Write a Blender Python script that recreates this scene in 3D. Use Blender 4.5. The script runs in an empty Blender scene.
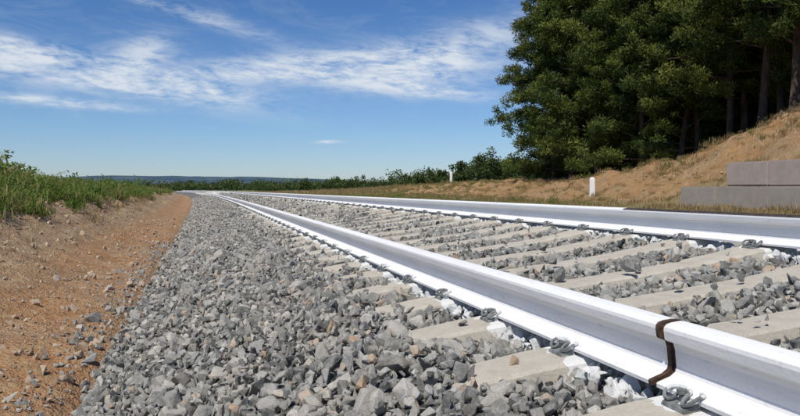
import bpy, bmesh, math, random
import numpy as np
from mathutils import Vector, Matrix, noise as mnoise

random.seed(7); rng=np.random.default_rng(7)
scene=bpy.context.scene
F=735.0; KZ=F/820.0; TH=math.atan(195/F); CT=math.cos(TH); ST=math.sin(TH)
CAMZ=0.485
def P(px,zc):
    xc=(px-400)/F*zc
    return (xc*CT+zc*ST, zc*CT-xc*ST)
def curve(y):
    d=np.maximum(0,np.asarray(y,dtype=float)-15.0)
    return -(d*d)/(2*2600.0)
X1=1.16; GA=1.73; CANT=0.118; TILT=math.atan(CANT)
def zf(x): return CANT*(x-X1)

# ---------------------------------------------------------------- helpers
def link(o): scene.collection.objects.link(o); return o
def mesh_obj(name,verts,faces,mats=(),smooth=False,do_link=True,midx=None):
    me=bpy.data.meshes.new(name)
    me.from_pydata([tuple(v) for v in verts],[],[tuple(f) for f in faces])
    for m in mats: me.materials.append(m)
    if midx is not None: me.polygons.foreach_set('material_index',np.asarray(midx,dtype=np.int32))
    if smooth: me.polygons.foreach_set('use_smooth',np.ones(len(me.polygons),dtype=bool))
    me.update()
    o=bpy.data.objects.new(name,me)
    if do_link: link(o)
    return o
def quads_mesh(name,V,mats,col=None,nper=4):
    n=V.shape[0]
    me=bpy.data.meshes.new(name)
    me.vertices.add(n*nper); me.vertices.foreach_set('co',V.reshape(-1).astype(np.float32))
    me.loops.add(n*nper); me.loops.foreach_set('vertex_index',np.arange(n*nper,dtype=np.int32))
    me.polygons.add(n); me.polygons.foreach_set('loop_start',np.arange(0,n*nper,nper,dtype=np.int32))
    me.polygons.foreach_set('loop_total',np.full(n,nper,dtype=np.int32))
    for m in mats: me.materials.append(m)
    me.update(calc_edges=True)
    if col is not None:
        a=me.attributes.new('shade','FLOAT','POINT')
        a.data.foreach_set('value',np.repeat(col,nper).astype(np.float32))
    return me

class NT:
    def __init__(s,name=None,tree=None):
        if tree is None:
            s.mat=bpy.data.materials.new(name); s.mat.use_nodes=True; s.t=s.mat.node_tree
        else: s.t=tree
        s.t.nodes.clear()
    def n(s,typ,ins=None,**kw):
        nd=s.t.nodes.new(typ)
        for k,v in kw.items(): setattr(nd,k,v)
        if ins:
            for k,v in ins.items():
                sock=nd.inputs[k]
                if isinstance(v,bpy.types.NodeSocket): s.t.links.new(v,sock)
                elif v is not None: sock.default_value=v
        return nd
    def m(s,op,a,b=None,c=None,clamp=False):
        nd=s.n('ShaderNodeMath',{0:a},operation=op,use_clamp=clamp)
        if b is not None:
            if isinstance(b,bpy.types.NodeSocket): s.t.links.new(b,nd.inputs[1])
            else: nd.inputs[1].default_value=b
        return nd.outputs[0]
    def noise(s,vec,scale,detail=4,rough=.55,dist=0):
        return s.n('ShaderNodeTexNoise',{'Vector':vec,'Scale':scale,'Detail':detail,'Roughness':rough,'Distortion':dist}).outputs['Fac']
    def ramp(s,fac,stops,interp='LINEAR'):
        r=s.n('ShaderNodeValToRGB',{'Fac':fac}); cr=r.color_ramp; cr.interpolation=interp
        while len(cr.elements)<len(stops): cr.elements.new(.5)
        for e,(p,c) in zip(cr.elements,stops):
            e.position=p; e.color=(c,c,c,1) if isinstance(c,(int,float)) else (*c,1)
        return r.outputs['Color']
    def mix(s,f,a,b,blend='MIX'):
        nd=s.n('ShaderNodeMix',data_type='RGBA',blend_type=blend)
        for idx,v in ((0,f),(6,a),(7,b)):
            if isinstance(v,bpy.types.NodeSocket): s.t.links.new(v,nd.inputs[idx])
            elif isinstance(v,(int,float)): nd.inputs[idx].default_value=v
            else: nd.inputs[idx].default_value=(*v,1)
        return nd.outputs[2]
    def pos(s): return s.n('ShaderNodeNewGeometry').outputs['Position']
    def obj(s): return s.n('ShaderNodeTexCoord').outputs['Object']
    def bump(s,h,strength,dist):
        return s.n('ShaderNodeBump',{'Height':h,'Strength':strength,'Distance':dist}).outputs['Normal']
    def out(s,col,rough=.8,normal=None,spec=.3,metal=0):
        b=s.n('ShaderNodeBsdfPrincipled')
        for k,v in (('Base Color',col),('Roughness',rough),('Specular IOR Level',spec),('Metallic',metal),('Normal',normal)):
            if v is None: continue
            if isinstance(v,bpy.types.NodeSocket): s.t.links.new(v,b.inputs[k])
            elif isinstance(v,tuple): b.inputs[k].default_value=(*v,1)
            else: b.inputs[k].default_value=v
        s.n('ShaderNodeOutputMaterial',{'Surface':b.outputs[0]})
        return s.mat
    def sep(s,v): return s.n('ShaderNodeSeparateXYZ',{0:v})
    def vscale(s,v,sc): return s.n('ShaderNodeVectorMath',{0:v,1:sc},operation='MULTIPLY').outputs[0]

# ---------------------------------------------------------------- materials
def overspray(t,pos,w=.112):
    sp=t.sep(pos); outs=[]
    nn=t.noise(pos,16,2)
    for X in (X1,X1+GA):
        d=t.m('ABSOLUTE',t.m('SUBTRACT',sp.outputs[0],X))
        e=t.m('ADD',d,t.m('MULTIPLY',t.m('SUBTRACT',nn,.5),.13))
        outs.append(t.m('LESS_THAN',e,w))
    return t.m('MAXIMUM',outs[0],outs[1])

def mat_stone(tan=False,spray=False):
    t=NT('stone_tan' if tan else 'ballast_stone')
    r=t.n('ShaderNodeObjectInfo').outputs['Random']
    pos=t.pos()
    if tan:
        c=t.ramp(r,[(0,(.30,.20,.12)),(.4,(.44,.31,.20)),(.8,(.54,.37,.22)),(1,(.38,.35,.31))])
    else:
        c=t.ramp(r,[(0,(.06,.063,.06)),(.14,(.12,.123,.116)),(.35,(.205,.206,.19)),(.6,(.30,.296,.272)),(.84,(.41,.398,.36)),(.93,(.51,.485,.43)),(.965,(.44,.35,.25)),(.988,(.40,.24,.13)),(1,(.52,.48,.42))])
    n1=t.noise(pos,38,4,.65); n2=t.noise(pos,300,2,.6)
    c=t.mix(t.ramp(n1,[(.42,0),(.68,.7)]),c,t.mix(.6,c,(.55,.53,.48)))
    c=t.mix(t.ramp(n2,[(.36,.5),(.5,0)]),c,(.07,.068,.062))
    dust=t.ramp(t.noise(pos,5,2),[(.42,0),(.72,.35)])
    c=t.mix(dust,c,(.43,.375,.30))
    if spray:
        c=t.mix(t.m('MULTIPLY',overspray(t,pos),.75),c,(.74,.75,.74))
    h=t.m('ADD',n1,t.m('MULTIPLY',n2,.3))
    return t.out(c,.85,t.bump(h,.6,.008),.22)
M_STONE=mat_stone(False,True); M_TAN=mat_stone(True)

def mat_bed():
    t=NT('ballast_bed_mat'); pos=t.pos()
    v=t.n('ShaderNodeTexVoronoi',{'Vector':pos,'Scale':15.0})
    c=t.ramp(t.sep(v.outputs['Color']).outputs[0],[(0,(.09,.092,.086)),(.5,(.22,.218,.20)),(1,(.40,.385,.35))])
    c=t.mix(t.ramp(v.outputs['Distance'],[(.3,0),(.75,.8)]),c,(.035,.034,.03))
    return t.out(c,.9,t.bump(t.m('SUBTRACT',1,v.outputs['Distance']),.9,.03),.2)
M_BED=mat_bed()

def mat_ground():
    t=NT('ground_mat'); pos=t.pos()
    at=t.n('ShaderNodeAttribute',attribute_name='mask'); s=t.n('ShaderNodeSeparateColor',{0:at.outputs['Color']})
    G,O,D=s.outputs[0],s.outputs[1],s.outputs[2]
    nb=t.noise(pos,.9,4,.6); nm=t.noise(pos,6,5,.68); nf=t.noise(pos,45,3,.7)
    tan=t.ramp(nm,[(.25,(.30,.205,.125)),(.5,(.47,.335,.21)),(.75,(.63,.495,.35))])
    orange=t.ramp(nm,[(.25,(.34,.165,.07)),(.5,(.52,.28,.13)),(.75,(.65,.42,.24))])
    fo=t.m('MULTIPLY',O,t.ramp(nb,[(.3,.35),(.62,1.0)]))
    c=t.mix(fo,tan,orange)
    c=t.mix(t.ramp(t.noise(pos,2.1,4,.7),[(.48,0),(.66,.5)]),c,t.mix(.5,c,(.17,.085,.04)))
    v=t.n('ShaderNodeTexVoronoi',{'Vector':pos,'Scale':38.0}); vc=t.sep(v.outputs['Color'])
    grit=t.m('MULTIPLY',t.ramp(v.outputs['Distance'],[(.12,1),(.3,0)]),t.ramp(vc.outputs[0],[(.6,0),(.64,1)]))
    c=t.mix(t.m('MULTIPLY',grit,.65),c,t.ramp(vc.outputs[1],[(0,(.15,.10,.07)),(1,(.68,.58,.46))]))
    c=t.mix(t.ramp(nf,[(.35,.55),(.5,0)]),c,t.mix(.5,c,(.11,.065,.035)))
    gr=t.ramp(nm,[(.3,(.08,.115,.028)),(.48,(.16,.17,.055)),(.6,(.28,.24,.10)),(.75,(.40,.32,.16))])
    nfield=t.noise(t.vscale(pos,(.006,.02,1)),1.0,2)
    dry=t.ramp(nfield,[(.35,(.20,.19,.08)),(.5,(.12,.16,.05)),(.65,(.32,.25,.13))])
    far=t.ramp(t.m('DIVIDE',t.n('ShaderNodeVectorMath',{0:pos},operation='LENGTH').outputs['Value'],200.0),[(.15,0),(.6,1)])
    gr=t.mix(far,gr,dry)
    fg=t.m('ADD',G,t.m('MULTIPLY',t.m('SUBTRACT',nm,.5),1.6),clamp=True)
    c=t.mix(fg,c,gr)
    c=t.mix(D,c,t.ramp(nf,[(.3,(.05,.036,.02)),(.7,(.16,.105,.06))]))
    h=t.m('ADD',t.m('ADD',t.m('MULTIPLY',nm,1.0),t.m('MULTIPLY',nf,.35)),t.m('MULTIPLY',grit,.25))
    return t.out(c,.95,t.bump(h,1.0,.10),.15)
M_GROUND=mat_ground()

def mat_paint(name='white_rail_paint',base=(.78,.81,.84)):
    t=NT(name); pos=t.pos()
    n=t.noise(t.vscale(pos,(4,1.2,10)),1,5,.6); n2=t.noise(pos,70,4,.6); n3=t.noise(t.vscale(pos,(60,9,60)),1,4,.7)
    c=t.mix(t.ramp(n,[(.42,0),(.74,.28)]),base,(.62,.60,.56))
    c=t.mix(t.ramp(n2,[(.58,0),(.78,.4)]),c,(.48,.45,.40))
    c=t.mix(t.ramp(n3,[(.60,0),(.72,.4)]),c,(.45,.41,.36))
    return t.out(c,t.ramp(n2,[(.3,.6),(.7,.75)]),t.bump(t.m('ADD',n2,n3),.3,.003),.25)
M_PAINT=mat_paint(base=(.85,.845,.83))
def mat_rust():
    t=NT('rusty_steel'); n=t.noise(t.pos(),60,5,.7)
    c=t.ramp(n,[(.3,(.03,.018,.013)),(.5,(.075,.042,.028)),(.7,(.15,.09,.06))])
    return t.out(c,.8,t.bump(n,.5,.003),.3)
M_RUST=mat_rust()
def mat_conc(name,a,b,spray=False,scale=5,dirt=1.0):
    t=NT(name); pos=t.pos(); r=t.n('ShaderNodeObjectInfo').outputs['Random']
    n=t.noise(pos,scale,5,.65); n2=t.noise(pos,90,3,.7); n3=t.noise(pos,2.3*scale,3,.6)
    c=t.mix(n,a,b); c=t.mix(t.ramp(n2,[(.3,.45*dirt),(.5,0)]),c,t.mix(.5,c,(.1,.09,.08)))
    c=t.mix(t.ramp(n3,[(.46,0),(.68,.45*dirt)]),c,t.mix(.5,c,(.22,.18,.13)))
    c=t.mix(t.m('MULTIPLY',r,.22),c,(.38,.345,.29))
    if spray:
        c=t.mix(t.m('MULTIPLY',overspray(t,pos),.8),c,(.74,.75,.74))
    return t.out(c,.88,t.bump(t.m('ADD',n2,n),.45,.006),.2)
M_SLEEP=mat_conc('sleeper_concrete',(.42,.375,.30),(.62,.57,.48),True,7)
M_WALL=mat_conc('block_concrete_grey',(.29,.25,.21),(.46,.405,.35),False,2.5,.9)
M_WALL2=mat_conc('block_concrete_pink',(.37,.285,.25),(.53,.43,.385),False,2.5,.9)
t=NT('clip_steel'); pp=t.pos(); nn=t.noise(pp,40,3)
M_CLIP=t.out(t.mix(t.m('MULTIPLY',overspray(t,pp,.075),.8),t.ramp(nn,[(.35,(.10,.105,.10)),(.65,(.25,.26,.25))]),(.7,.72,.73)),.6,None,.4)
t=NT('top_reflection'); nn=t.noise(t.pos(),30,4); M_TOPREFL=t.out(t.ramp(nn,[(.3,(.035,.028,.024)),(.7,(.10,.075,.06))]),.5,None,.4)  # dark reflection of the trees, painted into the far rail's top face

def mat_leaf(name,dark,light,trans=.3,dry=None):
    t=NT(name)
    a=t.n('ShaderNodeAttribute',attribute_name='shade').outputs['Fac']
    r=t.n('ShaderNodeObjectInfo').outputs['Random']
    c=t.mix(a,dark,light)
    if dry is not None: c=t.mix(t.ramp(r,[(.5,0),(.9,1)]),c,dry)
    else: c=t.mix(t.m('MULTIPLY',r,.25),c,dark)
    d=t.n('ShaderNodeBsdfPrincipled',{'Base Color':c,'Roughness':.6,'Specular IOR Level':.25})
    tr=t.n('ShaderNodeBsdfTranslucent',{'Color':c})
    mx=t.n('ShaderNodeMixShader',{0:trans,1:d.outputs[0],2:tr.outputs[0]})
    t.n('ShaderNodeOutputMaterial',{'Surface':mx.outputs[0]})
    return t.mat
M_NEEDLE=mat_leaf('pine_needles',(.036,.062,.012),(.22,.25,.05),.25)
M_BUSH=mat_leaf('bush_leaves',(.03,.06,.014),(.12,.15,.04),.25)
M_GRASS=mat_leaf('grass_blades',(.08,.15,.022),(.22,.30,.06),.4,dry=(.31,.29,.10))
M_DRYG=mat_leaf('dry_grass_blades',(.26,.19,.08),(.48,.36,.18),.3,dry=(.24,.17,.08))
t=NT('pine_bark'); o_=t.vscale(t.obj(),(6,6,1.2)); nn=t.noise(o_,1.5,4,.7)
M_BARK=t.out(t.ramp(nn,[(.3,(.035,.025,.018)),(.55,(.09,.065,.05)),(.75,(.17,.12,.095))]),.95,t.bump(nn,.8,.05),.1)

# ---------------------------------------------------------------- terrain
def sstep(a,b,x):
    t=np.clip((x-a)/(b-a),0,1); return t*t*(3-2*t)
WX=13.4; WY1=18.2
def hbase(x,y):
    x=np.asarray(x,float); y=np.asarray(y,float)
    xl=x-curve(y)
    near=np.interp(xl,[-400,-60,-15,-6.6,-4.4,-3.3,-2.7,-2.35,-1.7,-1.2,-.66,-.35,0.2,5.3,6.1,9,13,18,60,500],
                      [0,.05,.26,.46,.50,.41,.22,-.04,-.29,-.42,-.46,-.62,-.66,-.66,-.30,-.10,-.02,.11,.15,.05])
    far=np.interp(xl,[-60,-15,-6.6,-4.4,-3.1,-2.2,-1.3,-.66,-.35,5.3,6.1,12,60],[.05,.08,.22,.27,.24,-.05,-.38,-.46,-.62,-.62,-.28,-.04,.05])
    w=sstep(14,85,y); z=near*(1-w)+far*w
    z=z-.10*sstep(95,180,y)*(xl<-.6)*(xl>-60)
    yy=y/KZ
    A=np.interp(yy,[-50,14,20,24,30,40,60,120,200],[3.9,3.9,3.7,3.2,1.85,.95,1.0,.3,0])
    z=z+A*sstep(14.2,20.8,x)
    z=z+.07*np.clip(x-21,0,35)*np.interp(yy,[-50,30,60,130],[1,.8,.6,0])*np.interp(x,[60,300],[1,0])
    wf=sstep(WY1+2.2,WY1-.3,y)
    z=z+wf*np.interp(x,[WX+.25,WX+.55,WX+3,WX+8],[0,.85,.7,0])
    return z
def hz(x,y):
    x=np.atleast_1d(np.asarray(x,float)); y=np.atleast_1d(np.asarray(y,float))
    z=hbase(x,y); out=z.copy()
    xl=x-curve(y)
    amp=np.where(xl<-1.3,sstep(-1.3,-2.2,xl)*.18+.018,.016)+np.where(x>9,sstep(9,18,x)*.34,0)
    amp=amp*np.interp(y,[60,200],[1,.0])
    for i in range(len(x)):
        if amp[i]>0.001 and abs(x[i])<60:
            p=Vector((x[i]*1.1,y[i]*.8,0)); q=Vector((x[i]*5,y[i]*5,3))
            out[i]+=amp[i]*(mnoise.noise(p)+.5*mnoise.noise(p*2.3)+.28*mnoise.noise(q))
            if -3.6<xl[i]<-.3: out[i]+=.026*mnoise.noise(q*1.7)+.016*mnoise.noise(q*3.1)
    return out
def axis(segs):
    a=[]
    for s,e,d in segs: a+=list(np.arange(s,e,d))
    return np.array(a+[segs[-1][1]])
xs=axis([(-4500,-400,500),(-400,-60,34),(-60,-12,3),(-12,-5,.5),(-5,-.4,.07),(-.4,5.4,.8),(5.4,13.2,.6),(13.2,24,.3),(24,48,1.2),(48,120,6),(120,500,40),(500,4500,500)])
ys=axis([(-60,0,6),(0,12,.08),(12,24,.25),(24,60,.6),(60,120,3),(120,400,20),(400,4500,400)])
XX,YY=np.meshgrid(xs,ys); fx=XX.ravel(); fy=YY.ravel()
curv=curve(np.minimum(fy,260))
fx=fx+np.where(np.abs(fx)<40,curv*np.interp(np.abs(fx),[0,12,40],[1,1,0]),0)
fz=hz(fx,fy)
nx,ny=len(xs),len(ys)
idx=np.arange(nx*ny).reshape(ny,nx)
Fq=np.stack([idx[:-1,:-1],idx[:-1,1:],idx[1:,1:],idx[1:,:-1]],-1).reshape(-1,4)
ground=mesh_obj('ground',np.stack([fx,fy,fz],1),Fq.tolist(),[M_GROUND],smooth=True)
xl=fx-curve(fy)
Gm=sstep(-2.7,-3.6,xl)*1.0
Gm=np.maximum(Gm,sstep(5,8,fx)*np.interp(fx,[8,12.5,15,20,26],[.9,.75,.25,.15,.15])*1.0)
Gm=np.maximum(Gm,sstep(60,110,fy)*(np.abs(xl-1)>6))
Om=sstep(-1.95,-1.35,xl)*(xl<2)*.95+.22*(xl<-1.35)+sstep(12.5,15,fx)*1.0*(fx<40)
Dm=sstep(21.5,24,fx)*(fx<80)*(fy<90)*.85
mk=np.stack([Gm,np.clip(Om,0,1),Dm,np.ones_like(Gm)],1)
a=ground.data.color_attributes.new('mask','FLOAT_COLOR','POINT'); a.data.foreach_set('color',mk.ravel().astype(np.float32))

# ---------------------------------------------------------------- ballast
PX=[-.78,-.56,.05,.52,.74,X1,X1+GA,4.3,5.7,6.3]
PZ=[-.64,-.485,-.27,-.102,-.072,-.060,zf(X1+GA)-.056,.14,-.40,-.6]
def bz(x): return np.interp(x,PX,PZ)
bx=np.array([-.78,-.56,-.3,.05,.3,.52,.74,.95,1.16,1.5,1.9,2.4,2.89,3.6,4.3,5.0,5.7,6.3]); by=np.concatenate([np.arange(-4,60,1.0),np.arange(60,262,4.0)])
V=[];Fc=[]
for j,y in enumerate(by):
    for x in bx: V.append((x+float(curve(y)),y,float(bz(x))-.026))
m=len(bx)
for j in range(len(by)-1):
    for i in range(m-1): Fc.append((j*m+i,j*m+i+1,(j+1)*m+i+1,(j+1)*m+i))
mesh_obj('ballast_bed',V,Fc,[M_BED],smooth=True)

def rock_mesh(name,seed,mat,n=13):
    r=np.random.default_rng(seed); bm=bmesh.new()
    sc=np.array([1,r.uniform(.6,.95),r.uniform(.42,.8)])
    for i in range(n):
        v=r.normal(size=3); v/=np.linalg.norm(v); v=v*r.uniform(.8,1.12)*sc*.5; bm.verts.new(v)
    res=bmesh.ops.convex_hull(bm,input=bm.verts)
    bmesh.ops.delete(bm,geom=list({g for g in res['geom_interior'] if isinstance(g,bmesh.types.BMVert)}),context='VERTS')
    bmesh.ops.dissolve_limit(bm,angle_limit=math.radians(14),verts=bm.verts,edges=bm.edges)
    bmesh.ops.bevel(bm,geom=list(bm.edges),offset=.028,segments=1,affect='EDGES',clamp_overlap=True)
    me=bpy.data.meshes.new(name); bm.to_mesh(me); bm.free(); me.materials.append(mat); return me
def rock_coll(name,mat,k,seed):
    c=bpy.data.collections.new(name)
    for i in range(k): c.objects.link(bpy.data.objects.new(name+'_piece',rock_mesh(name,seed+i,mat,random.choice([8,9,11,13,17]))))
    return c
C_ROCK=rock_coll('gravel_stone',M_STONE,20,100)
C_TAN=rock_coll('field_stone',M_TAN,8,300)

def scatter(name,pts,rots,scl,coll):
    me=bpy.data.meshes.new(name); me.from_pydata([tuple(p) for p in pts],[],[])
    a=me.attributes.new('rot','FLOAT_VECTOR','POINT'); a.data.foreach_set('vector',np.asarray(rots,np.float32).ravel())
    a=me.attributes.new('scl','FLOAT_VECTOR','POINT'); a.data.foreach_set('vector',np.asarray(scl,np.float32).ravel())
    a=me.attributes.new('pick','INT','POINT'); a.data.foreach_set('value',rng.integers(0,1000,len(pts)).astype(np.int32))
    o=link(bpy.data.objects.new(name,me))
    g=bpy.data.node_groups.new(name+'_scatter','GeometryNodeTree')
    g.interface.new_socket('Geometry',in_out='INPUT',socket_type='NodeSocketGeometry')
    g.interface.new_socket('Geometry',in_out='OUTPUT',socket_type='NodeSocketGeometry')
    N=g.nodes; L=g.links
    gi=N.new('NodeGroupInput'); go=N.new('NodeGroupOutput'); ip=N.new('GeometryNodeInstanceOnPoints')
    ci=N.new('GeometryNodeCollectionInfo'); ci.inputs['Collection'].default_value=coll
    ci.inputs['Separate Children'].default_value=True; ci.inputs['Reset Children'].default_value=True
    def na(nm,ty):
        q=N.new('GeometryNodeInputNamedAttribute'); q.data_type=ty; q.inputs['Name'].default_value=nm; return q.outputs[0]
    er=N.new('FunctionNodeEulerToRotation'); L.new(na('rot','FLOAT_VECTOR'),er.inputs[0])
    L.new(gi.outputs[0],ip.inputs['Points']); L.new(ci.outputs[0],ip.inputs['Instance'])
    ip.inputs['Pick Instance'].default_value=True
    L.new(na('pick','INT'),ip.inputs['Instance Index']); L.new(er.outputs[0],ip.inputs['Rotation'])
    L.new(na('scl','FLOAT_VECTOR'),ip.inputs['Scale']); L.new(ip.outputs[0],go.inputs[0])
    md=o.modifiers.new('scatter','NODES'); md.node_group=g
    return o

SP=.60; S0=1.48-SP*2
SY=np.array([S0+SP*k for k in range(210)])
def ballast_pts(x0,x1,y0,y1,sp,size,zj,cov=.035,lift=0):
    gx=np.arange(x0,x1,sp); gy=np.arange(y0,y1,sp)
    A,B=np.meshgrid(gx,gy); A=A.ravel()+rng.uniform(-.5,.5,A.size)*sp; B=B.ravel()+rng.uniform(-.5,.5,B.size)*sp
    d=np.abs(((B-S0+SP/2)%SP)-SP/2)
    z=bz(A)+rng.uniform(-zj,zj*.7,A.size)+lift
    # gentle undulation of the tipped stone surface
    z=z+.014*np.sin(A*5.1+B*2.3)*np.sin(B*3.7-A*1.9)
    s=size*np.exp(rng.normal(0,.33,A.size))
    s=np.clip(s,size*.45,size*2.0)
    slx=(A>.72)&(A<X1+GA+.45)
    onS=slx&(d<.112+s*.25+rng.uniform(-.035,.015,A.size))
    cover=(rng.random(A.size)<cov)&(np.abs(A-X1)>.17)&(np.abs(A-X1-GA)>.17)
    cover|=(rng.random(A.size)<.22)&(A<.76)
    rail=(np.abs(A-X1)<.105)|(np.abs(A-X1-GA)<.105)
    z=np.where(rail,np.minimum(z+.012,zf(A)-.010-s*.50),z)
    keep=(~onS|(cover&~rail))
    z=np.where(onS&cover,zf(A)-.02+s*.22,z)
    edge=sstep(-.36,-.70,A); keep&=rng.random(A.size)>edge*.75
    A,B,z,s=A[keep],B[keep],z[keep],s[keep]
    return np.stack([A+curve(B),B,z],1),s
sets=[ballast_pts(-.74,4.4,.25,6,.036,.045,.018),
      ballast_pts(-.74,4.3,.25,6,.095,.070,.012,.012,.004)]
sets+=[ballast_pts(-.74,4.1,6,14,.044,.054,.018),ballast_pts(-.74,4.1,6,14,.115,.078,.012,.012,.004),
      ballast_pts(-.74,3.8,14,34,.062,.072,.018),ballast_pts(-.74,3.6,34,80,.10,.105,.025)]
pts=np.concatenate([s[0] for s in sets]); sz=np.concatenate([s[1] for s in sets])
scatter('ballast_gravel',pts,rng.uniform(0,6.28,(len(pts),3)),np.repeat(sz[:,None],3,1)*rng.uniform(.8,1.22,(len(pts),3)),C_ROCK)
print('ballast stones',len(pts))

n=11000
A=np.concatenate([rng.uniform(-3.5,-.6,n),-.62-np.abs(rng.normal(0,.14,800))]); B=np.concatenate([1+23*rng.random(n)**1.5,rng.uniform(1,14,800)])
Zt=hz(A+curve(B),B)
s=.010+.026*rng.random(len(A))**3+.10*rng.random(len(A))**16
tanp=np.arange(len(A))<n
scatter('dirt_stones',np.stack([A+curve(B),B,Zt+s*.12],1)[tanp],rng.uniform(0,6.28,(n,3)),np.repeat(s[tanp][:,None],3,1),C_TAN)
s2=s[~tanp]+.015
scatter('loose_gravel',np.stack([A+curve(B),B,Zt+.008],1)[~tanp],rng.uniform(0,6.28,(800,3)),np.repeat(s2[:,None],3,1),C_ROCK)
n=1500; A=rng.uniform(13.9,21,n); B=rng.uniform(14,36,n); s=.03+.12*rng.random(n)**5
scatter('slope_stones',np.stack([A,B,hz(A,B)+s*.1],1),rng.uniform(0,6.28,(n,3)),np.repeat(s[:,None],3,1),C_TAN)

# ---------------------------------------------------------------- rails
half=[(.070,0),(.070,.010),(.066,.0125),(.030,.020),(.013,.029),(.0085,.042),(.0080,.085),(.0115,.102),(.031,.112),(.0345,.116),(.0355,.138),(.033,.147),(.026,.1525),(.012,.155)]
prof=half+[(-a,b) for a,b in reversed(half)]
def rail(name,X,spans):
    emp=bpy.data.objects.new(name,None); link(emp)
    emp.location=(X,0,zf(X))
    for (y0,y1,mi,topdark) in spans:
        st=[y0]+[v for v in list(np.arange(-4,60,2.0))+list(np.arange(60,245,5.0)) if y0+.01<v<y1-.01]+[y1]
        V=[];Fc=[];mid=[]
        k=len(prof); ca,sa=math.cos(TILT),math.sin(TILT)
        for y in st:
            for (u,w) in prof: V.append((u*ca-w*sa+float(curve(y)),y,u*sa+w*ca))
        for j in range(len(st)-1):
            for i in range(k):
                i2=(i+1)%k
                Fc.append((j*k+i,j*k+i2,(j+1)*k+i2,(j+1)*k+i))
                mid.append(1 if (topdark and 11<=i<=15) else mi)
        Fc.append(tuple(range(k))); mid.append(2); Fc.append(tuple(reversed(range((len(st)-1)*k,len(st)*k)))); mid.append(2)
        o=mesh_obj('rail_section',V,Fc,[M_PAINT,M_TOPREFL,M_RUST],midx=mid)
        bm=bmesh.new(); bm.from_mesh(o.data); bmesh.ops.recalc_face_normals(bm,faces=bm.faces); bm.to_mesh(o.data); bm.free()
        o.parent=emp
    return emp
JY=1.615
rail('steel_rail',X1,[(-4,JY-.007-.005,0,False),(JY-.012,JY-.007,2,False)])
rail('steel_rail',X1,[(JY+.007,JY+.007+.016,2,False),(JY+.023,240,0,False)])
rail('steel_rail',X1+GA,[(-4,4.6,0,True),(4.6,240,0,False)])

# ---------------------------------------------------------------- sleepers + clips
def sleeper_mesh():
    st=[(-1.30,-.035,.086),(-1.27,-.022,.098),(-1.05,-.012,.106),(-.72,-.012,.106),(-.62,-.022,.100),(-.3,-.036,.090),(0,-.038,.088)]
    st=st+[(-a,b,c) for a,b,c in reversed(st[:-1])]
    V=[];Fc=[]
    for x,zt,w in st:
        wb=w+.04
        V+=[(x,-wb,-.24),(x,-wb+.004,-.20),(x,-w,zt-.012),(x,-w+.010,zt),(x,w-.010,zt),(x,w,zt-.012),(x,wb-.004,-.20),(x,wb,-.24)]
    k=8
    for j in range(len(st)-1):
        for i in range(k):
            i2=(i+1)%k; Fc.append((j*k+i,(j+1)*k+i,(j+1)*k+i2,j*k+i2))
    Fc.append(tuple(range(k))); Fc.append(tuple(reversed(range((len(st)-1)*k,len(st)*k))))
    me=bpy.data.meshes.new('concrete_sleeper'); me.from_pydata(V,[],Fc); me.materials.append(M_SLEEP)
    bm=bmesh.new(); bm.from_mesh(me); bmesh.ops.recalc_face_normals(bm,faces=bm.faces); bm.to_mesh(me); bm.free()
    return me
def tube(path,rad,sides=6,V=None,Fc=None):
    if V is None: V=[];Fc=[]
    base=len(V); n=len(path); path=[Vector(p) for p in path]
    if not hasattr(rad,'__len__'): rad=[rad]*n
    for i,p in enumerate(path):
        d=(path[min(i+1,n-1)]-path[max(i-1,0)]).normalized()
        up=Vector((0,0,1)) if abs(d.z)<.9 else Vector((1,0,0))
        a=d.cross(up).normalized(); b=d.cross(a)
        for k in range(sides):
            t=2*math.pi*k/sides; V.append(tuple(p+(a*math.cos(t)+b*math.sin(t))*rad[i]))
    for i in range(n-1):
        for k in range(sides):
            k2=(k+1)%sides; Fc.append((base+i*sides+k,base+i*sides+k2,base+(i+1)*sides+k2,base+(i+1)*sides+k))
    Fc.append(tuple(base+k for k in range(sides))); Fc.append(tuple(base+(n-1)*sides+k for k in reversed(range(sides))))
    return V,Fc
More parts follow.
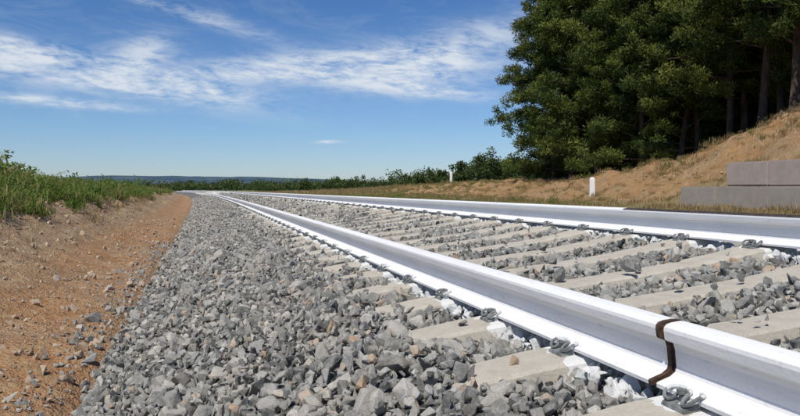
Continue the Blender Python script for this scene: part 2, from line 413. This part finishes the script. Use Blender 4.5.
def clip_mesh():
    V=[];Fc=[]
    ctrl=[(.056,-.028,.020),(.060,-.046,.022),(.080,-.054,.022),(.100,-.050,.014),(.108,-.036,.005),(.102,-.020,.007),(.086,-.015,.018),(.071,-.012,.023),(.066,0,.024)]
    ctrl=ctrl+[(a,-b,c) for a,b,c in reversed(ctrl[:-1])]
    P2=[]
    for i in range(len(ctrl)-1):
        p0=ctrl[max(i-1,0)];p1=ctrl[i];p2=ctrl[i+1];p3=ctrl[min(i+2,len(ctrl)-1)]
        for tt in (0,.5):
            P2.append(tuple(.5*((2*p1[k])+(-p0[k]+p2[k])*tt+(2*p0[k]-5*p1[k]+4*p2[k]-p3[k])*tt*tt+(-p0[k]+3*p1[k]-3*p2[k]+p3[k])*tt**3) for k in range(3)))
    P2.append(ctrl[-1])
    for rx in (-GA/2,GA/2):
        for sd in (-1,1):
            pth=[(rx+sd*a,b,c) for a,b,c in P2]; tube(pth,.0048,7,V,Fc)
            tube([(rx+sd*.087,0,-.01),(rx+sd*.087,0,.028)],[.007,.007],8,V,Fc)
            tube([(rx+sd*.087,0,.021),(rx+sd*.087,0,.032)],[.012,.012],6,V,Fc)
            b=len(V)
            for (u,v,w) in ((.072,-.045,-.014),(.118,-.045,-.014),(.118,.045,-.014),(.072,.045,-.014),(.074,-.042,.006),(.114,-.042,-.003),(.114,.042,-.003),(.074,.042,.006)): V.append((rx+sd*u,v,w))
            Fc+= [(b+4,b+5,b+6,b+7),(b,b+1,b+5,b+4),(b+1,b+2,b+6,b+5),(b+2,b+3,b+7,b+6),(b+3,b,b+4,b+7)]
    me=bpy.data.meshes.new('rail_clips'); me.from_pydata(V,[],Fc); me.materials.append(M_CLIP)
    me.update(); return me
ms=sleeper_mesh(); mc=clip_mesh(); XC=X1+GA/2
for i,y in enumerate(SY):
    o=link(bpy.data.objects.new('concrete_sleeper',ms))
    o.location=(XC+float(curve(y)),y,zf(XC)-.002); o.rotation_euler=(0,-TILT,random.uniform(-.008,.008))
    if y<70:
        c=link(bpy.data.objects.new('rail_clips',mc)); c.parent=o

# ---------------------------------------------------------------- block wall
def block(L,H,D,bev=.03):
    bm=bmesh.new(); bmesh.ops.create_cube(bm,size=1)
    bmesh.ops.scale(bm,vec=(D,L,H),verts=bm.verts)
    bmesh.ops.bevel(bm,geom=list(bm.edges),offset=bev,segments=2,affect='EDGES')
    me=bpy.data.meshes.new('block'); bm.to_mesh(me); bm.free(); return me
wall=link(bpy.data.objects.new('concrete_block_wall',None)); wall.location=(WX,WY1,-.04)
bh=.62
for course,(ys0,cnt) in enumerate(((0,9),(-1.80,8))):
    for k in range(cnt):
        L=1.5; me=block(L-.016,bh-.010,.6,random.uniform(.02,.045)); me.materials.append(M_WALL if course==0 else M_WALL2)
        o=link(bpy.data.objects.new('block',me)); o.parent=wall
        o.location=(random.uniform(-.03,.03)+.03*course,ys0-L*(k+.5),bh*(course+.5)); o.rotation_euler=(0,0,random.uniform(-.012,.012))

# ---------------------------------------------------------------- posts
M_WP=mat_paint('white_post_paint',(.8,.8,.78))
def marker_post(px,zc,h,w=.2,d=.12):
    x,y=P(px,zc*KZ); z=float(hz(x,y)[0])
    bm=bmesh.new()
    secs=[(-.1,1),(h*.86,.92),(h*.95,.8),(h,.45)]
    rings=[]
    for zz,s in secs:
        rings.append([bm.verts.new((sx*w/2*s,sy*d/2*s,zz)) for sx,sy in ((-1,-1),(1,-1),(1,1),(-1,1))])
    for a_,b_ in zip(rings,rings[1:]):
        for i in range(4): bm.faces.new((a_[i],a_[(i+1)%4],b_[(i+1)%4],b_[i]))
    bm.faces.new(rings[-1]); bm.faces.new(list(reversed(rings[0])))
    bmesh.ops.bevel(bm,geom=[e for e in bm.edges],offset=.008,segments=2,affect='EDGES')
    me=bpy.data.meshes.new('marker_post'); bm.to_mesh(me); bm.free(); me.materials.append(M_WP)
    o=link(bpy.data.objects.new('marker_post',me)); o.location=(x,y,z); o.rotation_euler=(0,0,-.3)
marker_post(592,34,.80,.22,.14)
marker_post(451,78,1.2,.24,.16)

# ---------------------------------------------------------------- foliage
def leaf_quads(C,size,aspect,r,outdir=None):
    n=len(C)
    d=r.normal(size=(n,3)); 
    if outdir is not None: d=d*.8+outdir*1.0
    d[:,2]+=.25
    d/=np.linalg.norm(d,axis=1)[:,None]
    e=np.cross(d,r.normal(size=(n,3))); e/=np.linalg.norm(e,axis=1)[:,None]+1e-9
    L=(size*r.uniform(.6,1.4,n))[:,None]; W=L*aspect
    return np.stack([C-d*L*.5-e*W*.25,C-d*L*.1+e*W*.5,C+d*L*.5,C-d*L*.1-e*W*.5],1)
def make_pine(name,seed,H,base,R,nbr=62,nleaf=210,lowfull=.18):
    r=np.random.default_rng(seed)
    V=[];Fc=[]
    lean=r.normal(0,.5,2)
    tp=[]
    for k in range(9):
        t=k/8; tp.append((lean[0]*t*t*2+.16*math.sin(t*5+seed),lean[1]*t*t*2+.14*math.cos(t*4+seed)-.1,H*.96*t-.3))
    tube(tp,[.18*(1-.86*k/8)*(1.3 if k==0 else 1) for k in range(9)],9,V,Fc)
    Cs=[];Sh=[];Od=[]
    def trunk_at(z):
        t=np.clip((z+.3)/(H*.96),0,1)*8; i=int(min(t,7)); f=t-i
        return np.array(tp[i])*(1-f)+np.array(tp[i+1])*f
    for b in range(nbr):
        t=((b+r.random())/nbr)**.9; z=base+(H-base)*t*.97
        prof=(math.sin(math.pi*min(1,(lowfull+(1-lowfull)*t)))**.6)*(.62+.38*(1-t)) if t<.97 else .25
        Lb=R*prof*r.uniform(.62,1.2)+.3
        az=b*2.399+r.uniform(-.6,.6); rise=r.uniform(-.15,.4)+t*.4
        p0=trunk_at(z); dr=np.array([math.cos(az),math.sin(az),0])
        path=[p0]
        for q in (.3,.6,1.0): path.append(p0+dr*Lb*q+np.array([0,0,Lb*rise*q**1.3])+r.normal(0,.09,3)*q)
        tube([tuple(p) for p in path],[.055*(1-.25*t),.042,.028,.01],5,V,Fc)
        nc=3+int(Lb*1.5); bs=.16*r.normal()
        for c in range(nc):
            q=r.uniform(.35,1.05); pc=p0+dr*Lb*q+np.array([0,0,Lb*rise*q**1.3])+r.normal(0,.34,3)*np.array([1,1,.75])+np.array([0,0,.12])
            rad=r.uniform(.28,.66); nl=int(nleaf*(rad/.5)**2)
            g=r.normal(size=(nl,3)); g/=np.linalg.norm(g,axis=1)[:,None]
            rr=(r.random(nl)**.6)[:,None]
            off=g*rr*rad*np.array([1.15,1.15,.78])*r.uniform(.75,1.25,3)
            Cs.append(pc+off); Od.append(g)
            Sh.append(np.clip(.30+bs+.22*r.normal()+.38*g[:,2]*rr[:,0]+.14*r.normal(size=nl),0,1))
    C=np.concatenate(Cs); Od=np.concatenate(Od); Sh=np.concatenate(Sh)
    Q=leaf_quads(C,.21,.24,r,Od)
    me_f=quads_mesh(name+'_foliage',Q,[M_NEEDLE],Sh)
    me_t=bpy.data.meshes.new(name+'_trunk'); me_t.from_pydata(V,[],Fc); me_t.materials.append(M_BARK)
    me_t.polygons.foreach_set('use_smooth',np.ones(len(me_t.polygons),dtype=bool)); me_t.update()
    return me_t,me_f
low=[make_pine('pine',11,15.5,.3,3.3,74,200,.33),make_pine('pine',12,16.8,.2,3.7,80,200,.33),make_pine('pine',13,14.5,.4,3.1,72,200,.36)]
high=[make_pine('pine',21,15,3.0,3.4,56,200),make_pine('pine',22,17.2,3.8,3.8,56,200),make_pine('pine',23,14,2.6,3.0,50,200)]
def put(variants,k,px,zc,s=1.0,rot=0):
    x,y=P(px,zc*KZ); z=float(hz(x,y)[0]); s*=.93
    e=link(bpy.data.objects.new('pine_tree',None)); e.location=(x,y,z-.05); e.scale=(s,s,s); e.rotation_euler=(0,0,rot)
    a_=link(bpy.data.objects.new('trunk',variants[k%3][0])); a_.parent=e
    b_=link(bpy.data.objects.new('crown',variants[k%3][1])); b_.parent=e
TR=[(low,1,572,50,1.0,.3),(low,0,596,47,.98,1.4),(low,1,566,57,1.12,3.4),(low,2,553,53,1.0,5.2),(low,0,620,50,1.05,3.9),(low,2,640,43,1.0,5.1),(low,1,662,45,1.0,2.9),
    (low,2,680,40,.92,.7),(high,1,702,40,1.0,4.4),(low,0,712,46,1.0,1.1),(high,0,727,36,.95,1.7),(high,2,744,38,1.05,.1),(high,1,760,32,.95,2.5),
    (high,0,778,36,1.0,5.6),(high,2,794,29.5,1.0,3.3),(high,1,808,34,1.0,.9),(high,0,838,28,1.0,2.0),(high,2,860,31,1.0,4.0),
    (low,1,690,54,1.0,.5),(low,0,735,50,1.0,2.6),(low,2,775,48,1.05,4.9),(low,1,815,45,1.0,.2),(low,0,850,42,1.0,1.9),(low,1,608,60,1.0,4.1),(high,1,890,27,1.0,1.0),
    (low,1,755,43,.9,.7),(low,2,630,57,1.0,2.7)]
for a_ in TR: put(*a_)

r=np.random.default_rng(5); Cs=[];Sh=[];Od=[];S=[]
def bush(px,zc,h,w,leaf,n,useh=False):
    x,y=P(px,zc*KZ); z=float(hbase(x,y)); nb=int(5+r.integers(4))
    for b in range(nb):
        c=np.array([x+r.normal(0,w*.33),y+r.normal(0,w*.33),z+h*r.uniform(.25,.8)]); rad=w*r.uniform(.22,.4)
        g=r.normal(size=(n//nb,3)); g/=np.linalg.norm(g,axis=1)[:,None]; q=(r.random(len(g))**.5)[:,None]
        Cs.append(c+g*q*np.array([rad,rad,min(rad,h*.33)])); Od.append(g); S.append(np.full(len(g),leaf))
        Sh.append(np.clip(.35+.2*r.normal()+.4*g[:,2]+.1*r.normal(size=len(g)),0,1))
for k in range(215):
    px=r.uniform(255,600); zc=np.interp(px,[255,330,420,520,600],[190,135,105,82,72])*r.uniform(.92,1.35)
    bush(px,zc,r.uniform(1.3,3.2)*(1 if px<400 else 1.08),r.uniform(1.3,2.7),.26,340)
for k in range(9): bush(r.uniform(472,515),78*r.uniform(.95,1.1),r.uniform(2.8,3.9),1.7,.22,500)
for k in range(26): bush(r.uniform(540,690),r.uniform(56,66),r.uniform(1.2,2.4),1.8,.22,420)
for k in range(380):
    px=r.uniform(-60,520); zc=r.uniform(300,480); bush(px,zc,r.uniform(2.4,5.6),r.uniform(6,14),.8,150)
for k in range(12): bush(r.uniform(-40,150),r.uniform(70,150),r.uniform(1.2,2.2),r.uniform(1.6,2.6),.25,300)
C=np.concatenate(Cs);Od=np.concatenate(Od);Sh=np.concatenate(Sh);S=np.concatenate(S)
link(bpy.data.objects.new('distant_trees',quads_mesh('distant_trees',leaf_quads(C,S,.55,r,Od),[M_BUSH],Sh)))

def tuft(name,seed,nb,h,spread,mat):
    r=np.random.default_rng(seed); Q=[];sh=[]
    for i in range(nb):
        az=r.uniform(0,6.28); b=np.array([r.normal(0,spread),r.normal(0,spread),0]); L=h*r.uniform(.35,1.15); bend=r.uniform(.15,.95)
        d=np.array([math.cos(az),math.sin(az),0]); sd=np.array([-d[1],d[0],0]); w=.0042*r.uniform(.8,1.7)*(h/.3+.5)
        p=[b,b+d*L*bend*.25+np.array([0,0,L*.5]),b+d*L*bend*.8+np.array([0,0,L*(1-.3*bend)])]
        Q.append([p[0]-sd*w,p[0]+sd*w,p[1]+sd*w*.8,p[1]-sd*w*.8]); Q.append([p[1]-sd*w*.8,p[1]+sd*w*.8,p[2]+sd*w*.12,p[2]-sd*w*.12])
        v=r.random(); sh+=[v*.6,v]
    return quads_mesh(name,np.array(Q),[mat],np.array(sh))
def weed(name,seed,mat):
    r=np.random.default_rng(seed); C=[];
    for s_ in range(7):
        d=r.normal(0,.22,2); hh=r.uniform(.14,.34)
        for k in range(34):
            t=r.uniform(.1,1); C.append([d[0]*t+r.normal(0,.022),d[1]*t+r.normal(0,.022),hh*t])
    C=np.array(C); return quads_mesh(name,leaf_quads(C,.045,.4,r),[mat],r.random(len(C)))
def coll(name,meshes):
    c=bpy.data.collections.new(name)
    for m_ in meshes: c.objects.link(bpy.data.objects.new(name+'_piece',m_))
    return c
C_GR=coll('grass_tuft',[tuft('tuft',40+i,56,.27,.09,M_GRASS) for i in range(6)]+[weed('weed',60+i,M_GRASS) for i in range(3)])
C_DR=coll('dry_grass_tuft',[tuft('dtuft',80+i,44,.24,.13,M_DRYG) for i in range(5)])
def grass(name,n,x0,x1,y0,y1,cl,smin,smax,dens,rel=True,pw=1.0,clamp=.9):
    A=rng.uniform(x0,x1,n); B=y0+(y1-y0)*rng.random(n)**pw
    keep=rng.random(n)<dens(A,B); A,B=A[keep],B[keep]
    x=A+curve(B) if rel else A; z=hz(x,B)
    clump=np.array([mnoise.noise(Vector((a*.7,b*.5,9))) for a,b in zip(A,B)])
    s=rng.uniform(smin,smax,len(A))*(1+clamp*clump)
    scatter(name,np.stack([x,B,z-.01],1),np.stack([rng.normal(0,.12,len(A)),rng.normal(0,.12,len(A)),rng.uniform(0,6.28,len(A))],1),np.stack([s,s,s*rng.uniform(.7,1.15,len(A))],1),cl)
def dl(a,b):
    nn=np.array([mnoise.noise(Vector((p*1.1,q*.6,2))) for p,q in zip(a,b)])
    return np.clip(sstep(-2.5,-3.15,a+nn*.7),0,1)*(.85+.7*nn+.1)
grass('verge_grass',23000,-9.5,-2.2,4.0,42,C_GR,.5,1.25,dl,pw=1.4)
grass('verge_grass',5000,-16,-2.5,38,105,C_GR,.7,1.35,dl)
grass('verge_grass',900,-6.2,-3.8,12,19,C_GR,1.2,2.0,lambda a,b:a*0+.7)
grass('verge_dry_grass',4000,-7,-2.1,3.5,38,C_DR,.25,.9,lambda a,b:.12+.6*sstep(-2.2,-3.2,a),pw=1.3)
def dr(a,b):
    nn=np.array([mnoise.noise(Vector((p*.5,q*.45,5)))+.5*mnoise.noise(Vector((p*1.6,q*1.4,5))) for p,q in zip(a,b)])
    return np.clip(.42+1.7*nn,.04,1)*np.where((a>WX-.5)&(a<WX+.6)&(b<WY1+.3),0,1)*np.interp(a,[5.5,12.5,15,20,24],[1.2,1.2,.6,.45,.3])
grass('field_dry_grass',30000,8,24,9,68,C_DR,.28,.9,dr,rel=False)
grass('field_grass',8000,8,26,20,80,C_GR,.35,.85,lambda a,b:dr(a,b)*np.interp(a,[8,13,16],[1,.8,.2])+ (b>45)*.4,rel=False)
grass('field_dry_grass',6000,-3,30,68,135,C_DR,1.0,1.8,lambda a,b:(np.abs(a-1.5)>6)*.9,rel=True)

# ---------------------------------------------------------------- hills
def hillmat(name,a,b,sc=.01):
    t=NT(name); n=t.noise(t.vscale(t.pos(),(sc,sc,.05)),1,5,.65); return t.out(t.ramp(n,[(.38,a),(.62,b)]),1,None,0)
def ridge(name,dist,px0,px1,h0,amp,mat,seed,pk=None):
    V=[];Fc=[];n=200
    for i in range(n+1):
        px=px0+(px1-px0)*i/n; ang=TH+math.atan((px-400)/F)
        env=math.sin(math.pi*i/n)**.35
        h=(h0+amp*(mnoise.noise(Vector((i*.035,seed,0)))+.35*mnoise.noise(Vector((i*.15,seed,1)))+.12*mnoise.noise(Vector((i*.6,seed,1)))))*env
        if pk: h*=np.interp(px,*pk)
        for k,(dd,hh) in enumerate(((0,-3),(.06,.45),(.14,.85),(.22,1),(.4,.5))):
            D=dist*(1+dd); V.append((math.sin(ang)*D,math.cos(ang)*D,max(-3,h*hh) if hh>0 else -3))
    for i in range(n):
        for k in range(4): Fc.append((i*5+k,(i+1)*5+k,(i+1)*5+k+1,i*5+k+1))
    mesh_obj(name,V,Fc,[mat],smooth=True)
ridge('hills',2300,-500,1200,48,14,hillmat('hill_far',(.05,.085,.125),(.09,.13,.16)),3.1,([-400,60,130,200,270,360,520,1200],[.7,.95,1.2,1.15,.95,.65,.4,.4]))  # atmospheric haze is put into the bluish base colour of these far hills
ridge('hills',1150,-600,900,11,8,hillmat('hill_near',(.025,.045,.04),(.10,.105,.065)),8.7)

# ---------------------------------------------------------------- sky, sun
sd=Vector((-.36,-.44,.82)).normalized()
el=math.asin(sd.z); az=math.atan2(sd.x,sd.y)
w=bpy.data.worlds.new('World'); scene.world=w; w.use_nodes=True
t=NT(tree=w.node_tree)
sky=t.n('ShaderNodeTexSky',sky_type='NISHITA',sun_disc=False,sun_elevation=el,sun_rotation=az,altitude=700,air_density=1.0,dust_density=.5,ozone_density=3.0)
gen=t.n('ShaderNodeTexCoord').outputs['Generated']
sp=t.sep(gen)
AZ=t.m('MULTIPLY',t.m('ARCTAN2',sp.outputs[0],sp.outputs[1]),57.2958)
EL=t.m('MULTIPLY',t.m('ARCSINE',sp.outputs[2]),57.2958)
def blob(px,py,wx,wy,slope,amp):
    ang=math.degrees(TH+math.atan((px-400)/F)); e=math.degrees(math.atan((190-py)/math.hypot(F,px-400)))
    k=57.2958/F
    du=t.m('SUBTRACT',AZ,ang); dv=t.m('SUBTRACT',t.m('SUBTRACT',EL,e),t.m('MULTIPLY',du,slope))
    a_=t.m('DIVIDE',du,wx*k); b_=t.m('DIVIDE',dv,wy*k)
    q=t.m('ADD',t.m('MULTIPLY',a_,a_),t.m('MULTIPLY',b_,b_))
    return t.m('MULTIPLY',t.m('EXPONENT',t.m('MULTIPLY',q,-1.0)),amp)
blobs=[(50,68,110,15,-.08,1.15),(150,82,95,13,-.16,1.2),(150,50,28,13,.15,.8),(290,70,100,11,.05,1.1),(395,70,95,20,.0,1.15),(470,42,90,18,.2,.7),
       (185,12,70,8,-.25,.7),(45,101,75,4,-.05,1.1),(328,142,12,1.6,0,1.1),(430,92,60,6,-.08,.9),(10,45,50,8,-.1,.6),(1100,80,200,30,.1,.7)]
acc=None
for b in blobs:
    q=blob(*b); acc=q if acc is None else t.m('ADD',acc,q)
cv=t.n('ShaderNodeCombineXYZ',{0:t.m('ADD',AZ,t.m('MULTIPLY',EL,.9)),1:t.m('MULTIPLY',EL,3.4),2:0.0}).outputs[0]
n1=t.noise(cv,.17,6,.62,.9); n2=t.noise(cv,.8,5,.68,.5)
nn=t.m('ADD',t.m('MULTIPLY',n1,.62),t.m('MULTIPLY',n2,.38))
d=t.m('MULTIPLY',t.m('MINIMUM',acc,1.0),t.ramp(nn,[(.36,0),(.57,1)]))
veil=t.m('MULTIPLY',t.ramp(n1,[(.50,0),(.85,.18)]),t.ramp(t.m('DIVIDE',EL,30),[(.05,0),(.3,1),(.9,1),(1,.3)]))
dens=t.m('ADD',t.m('MULTIPLY',d,.9),veil,clamp=True)
tint=t.ramp(t.m('DIVIDE',EL,40),[(0,(.80,.88,1.08)),(.12,(.66,.84,1.08)),(.35,(.46,.71,1.0)),(.8,(.40,.66,.96))])
skyc=t.mix(1.0,sky.outputs[0],tint,'MULTIPLY')
b1=t.n('ShaderNodeBackground',{'Color':skyc,'Strength':.094})
b2=t.n('ShaderNodeBackground',{'Color':(.70,.76,.83,1),'Strength':1.0})
mx=t.n('ShaderNodeMixShader',{0:dens,1:b1.outputs[0],2:b2.outputs[0]})
t.n('ShaderNodeOutputWorld',{'Surface':mx.outputs[0]})
sun=bpy.data.lights.new('sun','SUN'); sun.energy=4.1; sun.angle=math.radians(.53); sun.color=(1,.95,.87)
so=link(bpy.data.objects.new('sun',sun)); so.rotation_euler=(-sd).to_track_quat('-Z','Y').to_euler()

# ---------------------------------------------------------------- camera
cam=bpy.data.cameras.new('camera'); cam.sensor_width=36; cam.lens=36*F/800; cam.clip_start=.05; cam.clip_end=12000
co=link(bpy.data.objects.new('camera',cam)); co.location=(0,0,CAMZ)
co.rotation_euler=(math.radians(90)-math.atan(18/F),0,-TH)
scene.camera=co
scene.view_settings.view_transform='Standard'; scene.view_settings.look='None'; scene.view_settings.exposure=0
